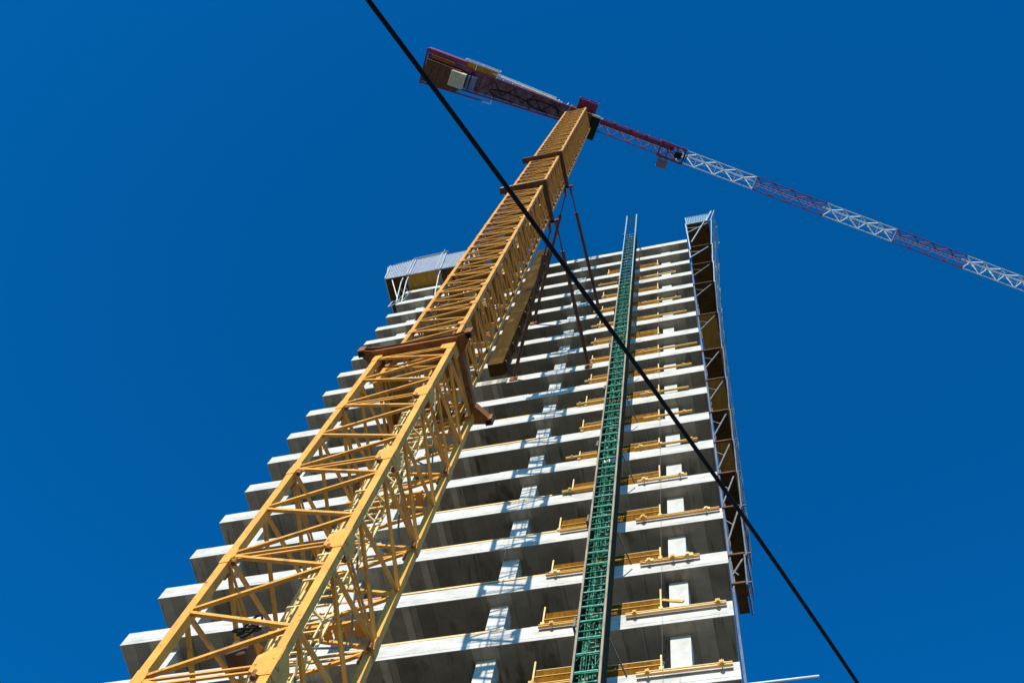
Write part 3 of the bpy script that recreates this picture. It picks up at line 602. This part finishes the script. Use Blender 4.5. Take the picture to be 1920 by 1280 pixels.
# clutter on the roof slab
for i, (x, L, h_) in enumerate(((14.6, 1.2, 0.35), (16.8, 2.4, 0.10), (13.2, 1.5, 0.12))):
    o = MB().box(0, L, 0, 0.06, 0, h_).box(0.1, L-0.2, 0.06, 0.11, 0, h_*0.6).build('roof_boards', M['ply'] if i == 0 else M['timber_pale'], None, (x, 0.25, ZK(15)+EDGE+0.004))
    tag(o, ['brown boards stacked on the roof edge just left of the hoist', 'long pale plank on the roof edge right of the hoist', 'pale plank on the roof edge between the struts and the hoist'][i], 'planks')

# thin plumb lines hanging down the front
for i, (x, y, ka, kb, lab) in enumerate(((17.66, -0.2, 0.9, 12.5, 'thin grey plumb line hanging beside the right-hand columns'), (12.55, -0.10, 3.2, 7.0, 'short grey plumb line hanging by the crane shadow'))):
    o = MB().tube((0, 0, 0), (0, 0, ZK(kb)-ZK(ka-3)), 0.004, 6).build('plumb_line', M['dull_shade_steel'], None, (x, y, ZK(ka-3))); tag(o, lab, 'plumb line')
for k, x in ((-2, 17.62), (0, 15.6), (1, 17.5), (4, 17.7)):
    o = MB().tube((0, 0, 0), (0, 0, 0.5), 0.035, 8).tube((0, 0, 0.5), (0, 0, 0.58), 0.05, 8).build('canister', M['green'], None, (x, 0.12, ZK(k)+EDGE+0.002)); tag(o, 'small green canister standing on '+floor_name(k), 'canister', 'green canisters on the slab edges')
# ------------------------------------------------------------------ boarded shaft on the front
sh = empty('boarded_shaft', (9.36, -0.75, ZK(7.28)), 'tall brown boarded shaft running up the front behind the crane mast', 'shaft')
hsh = ZK(15.9)-ZK(7.28)
b = MB(); b.box(0.0, 0.76, 0, 0.6, 0, hsh); b.build('boarding', M['ply_shaft'], sh)
for zz, hh in ((0.0, 1.1), (9.4, 0.25), (15.2, 0.2), (19.5, 1.6)): MB().box(-0.012, 0.772, -0.02, -0.002, zz, zz+hh).build('batten', M['ply_dark'], sh)
for i in range(8): MB().box(0.762, 0.86, 0.1, 0.58, 0.6+i*3, 0.75+i*3).build('shaft_bracket', M['rust_dark'], sh)

# ------------------------------------------------------------------ cantilever safety platforms up the right-hand side
decks = [(16.9, 1.52, 2.4), (14.35, 1.24, 3.2), (12.7, 1.10, 3.0), (11.1, 0.98, 3.0), (8.93, 0.86, 3.0), (6.91, 0.76, 3.0), (5.5, 0.70, 3.0), (4.19, 0.62, 3.0), (3.13, 0.56, 3.0), (2.15, 0.52, 3.0), (1.23, 0.48, 2.1), (0.13, 0.40, 1.4), (-0.45, 0.30, 0.95)]
for i, (kk, wd, dp) in enumerate(decks):
    z = ZK(kk); t = empty('safety_platform', (BW, 0, z), 'brown boarded safety platform on the right side of the tower, '+('uppermost' if i == 0 else 'lowest' if i == len(decks)-1 else ORD[i]+' from the top'), 'safety platform', 'safety platforms up the right side')
    x0 = 0.10; x1 = x0+wd; zn = (ZK(decks[i-1][0])-z) if i else 3.4; wn = (decks[i-1][1] if i else wd+0.35)
    d_ = MB().box(x0, x1, 0, dp, 0, 0.05)
    d_.build('deck', M['ply_ochre'] if i in (4, 6, 8) else M['ply_dark'], t)
    rim = MB().bar((x0-0.08, -0.02, 0.02), (x1+0.02, -0.02, 0.02), 0.06, 0.08); rim.build('front_rim', M['galv'] if i == 0 else M['rust_dark'], t)
    bkt = MB(); lo = 2.2 if i < len(decks)-2 else 1.0
    bkt.bar((x1-0.06, 0.12, -0.04), (0.06, 0.12, -lo), 0.05); bkt.bar((0.05, 0.12, 0), (0.05, 0.12, -lo-0.15), 0.06); bkt.bar((x1*0.5, 0.12, -1.0), (0.06, 0.12, -0.6), 0.035)
    bkt.build('bracket', M['galv' if i < 2 else 'dull_shade_steel'], t) if i < len(decks)-1 else None
    if dp > 2: b2 = MB(); b2.bar((x1-0.06, dp-0.5, -0.04), (0.06, dp-0.5, -lo), 0.05); b2.bar((0.05, dp-0.5, 0), (0.05, dp-0.5, -lo-0.15), 0.06); b2.build('bracket', M['dull_shade_steel'], t)
    # net frame on the outer edge, leaning out a little
    fq = min(1, max(0, (kk+1)/15)); lx = x1+0.05+0.09*fq; tx = max(x1+0.10+0.16*fq, x0+wn+0.08+0.14*fq); tx = tx if i < len(decks)-2 else lx+0.05
    fr_ = MB()
    for y in (0.0, dp*0.5, dp): fr_.bar((lx, y, -0.1), (tx, y, zn), 0.045)
    for zz in (0.0, 0.33, 0.66): fr_.bar((lx+(tx-lx)*zz, 0, zn*zz), (lx+(tx-lx)*zz, dp, zn*zz), 0.04)
    fr_.bar((lx-0.02, 0, 0.02), (lx+0.14, 0, 0.02), 0.05)
    fr_.build('net_frame', M['galv' if i < 4 else 'rope'], t)
    netpanel('net', [(lx+0.02, 0, 0), (lx+0.02, dp, 0), (tx+0.02, dp, zn), (tx+0.02, 0, zn)], M['net_teal'], t, wob=0.03)
    if i == 0:
        g2 = MB(); g2.bar((x0, 0, 0.05), (x0-0.05, 0, 2.6), 0.05); g2.bar((x0-0.05, 0, 2.55), (tx-0.05, 0, 2.6), 0.03)
        g2.bar((x1-0.15, -0.02, 0.05), (x1+0.35, 0.0, 3.3), 0.10, 0.05); g2.bar((x1-0.12, -0.02, 0.05), (x1+0.33, 0.0, 3.3), 0.05)
        g2.build('guard_frame', M['galv'], t)
        netpanel('front_net', [(x0, 0.02, 0.05), (x1-0.1, 0.02, 0.05), (x1+0.1, 0.02, 2.55), (x0-0.05, 0.02, 2.55)], M['net_teal'], t, wob=0.0)
        s3 = MB(); s3.bar((0.02, -0.06, 0), (0.12, -0.04, -8.4), 0.07); s3.bar((x1-0.3, 0.0, -0.1), (0.25, 0.0, -6.0), 0.06); s3.build('long_strut', M['galv'], t)
nt_ = MB().box(0, 0.05, 0.05, 0.07, 0, ZK(13)-6); nt_.bar((0.05, 0.02, 0), (0.05, 0.02, ZK(13)-6), 0.035)
tag(nt_.build('hanging_net', M['rope'], None, (BW+0.02, 0.0, 6)), 'narrow blue grey net rope hanging down the right corner of the tower', 'net')

# ------------------------------------------------------------------ overhanging roof platform on the left corner
lp = empty('roof_platform', (0, 0, ZK(15.35)), 'wide overhanging roof platform with pale net guard on the left corner', 'roof platform')
zP = 0.0; yo = -1.05; xl_ = -1.35
MB().box(xl_, 0.12, yo, 4.0, 0, 0.06).build('corner_deck', M['ply_dark'], lp)
MB().box(0.16, 2.55, yo, 0.3, 0, 0.06).build('front_deck', M['ply_ochre'], lp)
MB().box(2.60, 5.6, yo+0.05, 0.3, 0, 0.06).build('far_deck', M['ply_dark'], lp)
rm = MB().bar((xl_-0.03, yo-0.03, 0.03), (0.14, yo-0.03, 0.03), 0.06, 0.14).bar((0.14, yo-0.03, 0.02), (5.6, yo-0.03, 0.02), 0.05, 0.10).bar((xl_-0.03, yo, 0.03), (xl_-0.03, 4.0, 0.03), 0.06, 0.12); rm.build('front_rim', M['galv'], lp)
for x in (-0.08, 0.31, 2.62):
    bk = MB(); bk.bar((x, yo+0.1, -0.03), (x, yo+0.22, -0.9), 0.06); bk.bar((x, yo+0.22, -0.9), (x-0.02, -0.03, -3.3), 0.06); bk.bar((x+0.12, -0.05, -0.7), (x, -0.05, -3.3), 0.045); bk.bar((x, yo+0.45, -1.6), (x+0.1, -0.04, -1.2), 0.035); bk.bar((x, yo+0.7, -2.3), (x+0.06, -0.04, -2.2), 0.035)
    bk.build('bracket', M['galv'], lp)
bk = MB(); bk.bar((-0.9, yo+0.1, -0.03), (-0.15, 0.0, -2.6), 0.05); bk.bar((-0.35, -0.1, -4.6), (-0.35, -0.1, -3.2), 0.07); bk.bar((-0.35, -0.1, -4.6), (0.15, -0.05, -3.3), 0.05); bk.bar((-0.35, -0.1, -3.2), (0.6, -0.06, -3.1), 0.05)
bk.build('bracket', M['galv'], lp)
netpanel('guard_net', [(xl_-0.03, yo-0.05, 0.05), (0.2, yo-0.05, 0.05), (0.05, yo-0.35, 3.4), (xl_-0.35, yo-0.35, 2.6)], M['net'], lp, wob=0.02)
netpanel('guard_net', [(0.2, yo-0.05, 0.05), (2.6, yo-0.05, 0.05), (2.55, yo-0.35, 3.9), (0.05, yo-0.35, 3.5)], M['net'], lp, wob=0.02)
netpanel('guard_net', [(2.6, yo-0.0, 0.05), (5.6, yo-0.0, 0.05), (5.5, yo-0.3, 3.4), (2.55, yo-0.3, 3.2)], M['net'], lp, wob=0.04)
netpanel('side_net', [(xl_-0.05, 4.0, 0.05), (xl_-0.05, yo, 0.05), (xl_-0.35, yo-0.2, 2.8), (xl_-0.35, 4.0, 2.8)], M['net'], lp, wob=0.02)
ps = MB()
for (x, hh) in ((xl_-0.03, 2.7), (0.22, 3.3), (0.42, 3.2), (2.3, 3.9), (2.65, 3.4)): ps.bar((x, yo-0.08, 0), (x-0.12, yo-0.38, hh), 0.07)
ps.bar((0.05, yo-0.4, 3.55), (2.6, yo-0.4, 3.95), 0.06); ps.bar((0.1, yo-0.36, 3.3), (2.6, yo-0.36, 3.75), 0.04); ps.bar((xl_-0.3, yo-0.36, 2.6), (0.05, yo-0.38, 3.35), 0.04); ps.bar((2.6, yo-0.3, 3.3), (5.5, yo-0.3, 3.4), 0.04)
ps.bar((2.2, yo-0.36, 3.9), (2.18, yo-0.38, 5.0), 0.03)
ps.build('net_post', M['galv'], lp)

# ------------------------------------------------------------------ overhead cable and the tube sticking out low on the right
CAMP = Vector((20.382, -16.421, 1.6))
P0 = CAMP+(Vector((18.961, -16.658, 7.6))-CAMP)*0.93; P1 = CAMP+(Vector((20.8345, -12.4084, 7.6))-CAMP)*1.16; dv = P1-P0
pts = []
for i in range(-40, 61):
    t = i/20; pp = P0+dv*t; side_ = Vector((dv.y, -dv.x, 0)).normalized()
    bow = 0.030*(1-(2*t-1)**2) if abs(t-0.5) < 3 else 0
    pts.append(pp+side_*max(bow, -0.15))
cbm = MB(); nn = 12; dq = dv.normalized(); ca = dq.cross(Vector((0, 0, 1))).normalized(); cb_ = ca.cross(dq)
for q_ in pts: cbm.v += [tuple(q_+ca*(0.0132*math.cos(2*math.pi*i/nn))+cb_*(0.0132*math.sin(2*math.pi*i/nn))) for i in range(nn)]
for r_ in range(len(pts)-1):
    for i in range(nn): cbm.f.append((r_*nn+i, r_*nn+(i+1) % nn, (r_+1)*nn+(i+1) % nn, (r_+1)*nn+i))
tag(cbm.build('overhead_cable', M['black'], None, smooth=True), 'thick black overhead cable crossing in front of the crane and the tower', 'cable')
o = MB().tube((0, 0, 0), (3.4, 0, 0.0), 0.03, 10).build('scaffold_tube', M['white'], None, (18.0, -0.1, ZK(-2.145)), smooth=True)
tag(o, 'thin white tube sticking out past the lower right corner of the tower', 'tube')
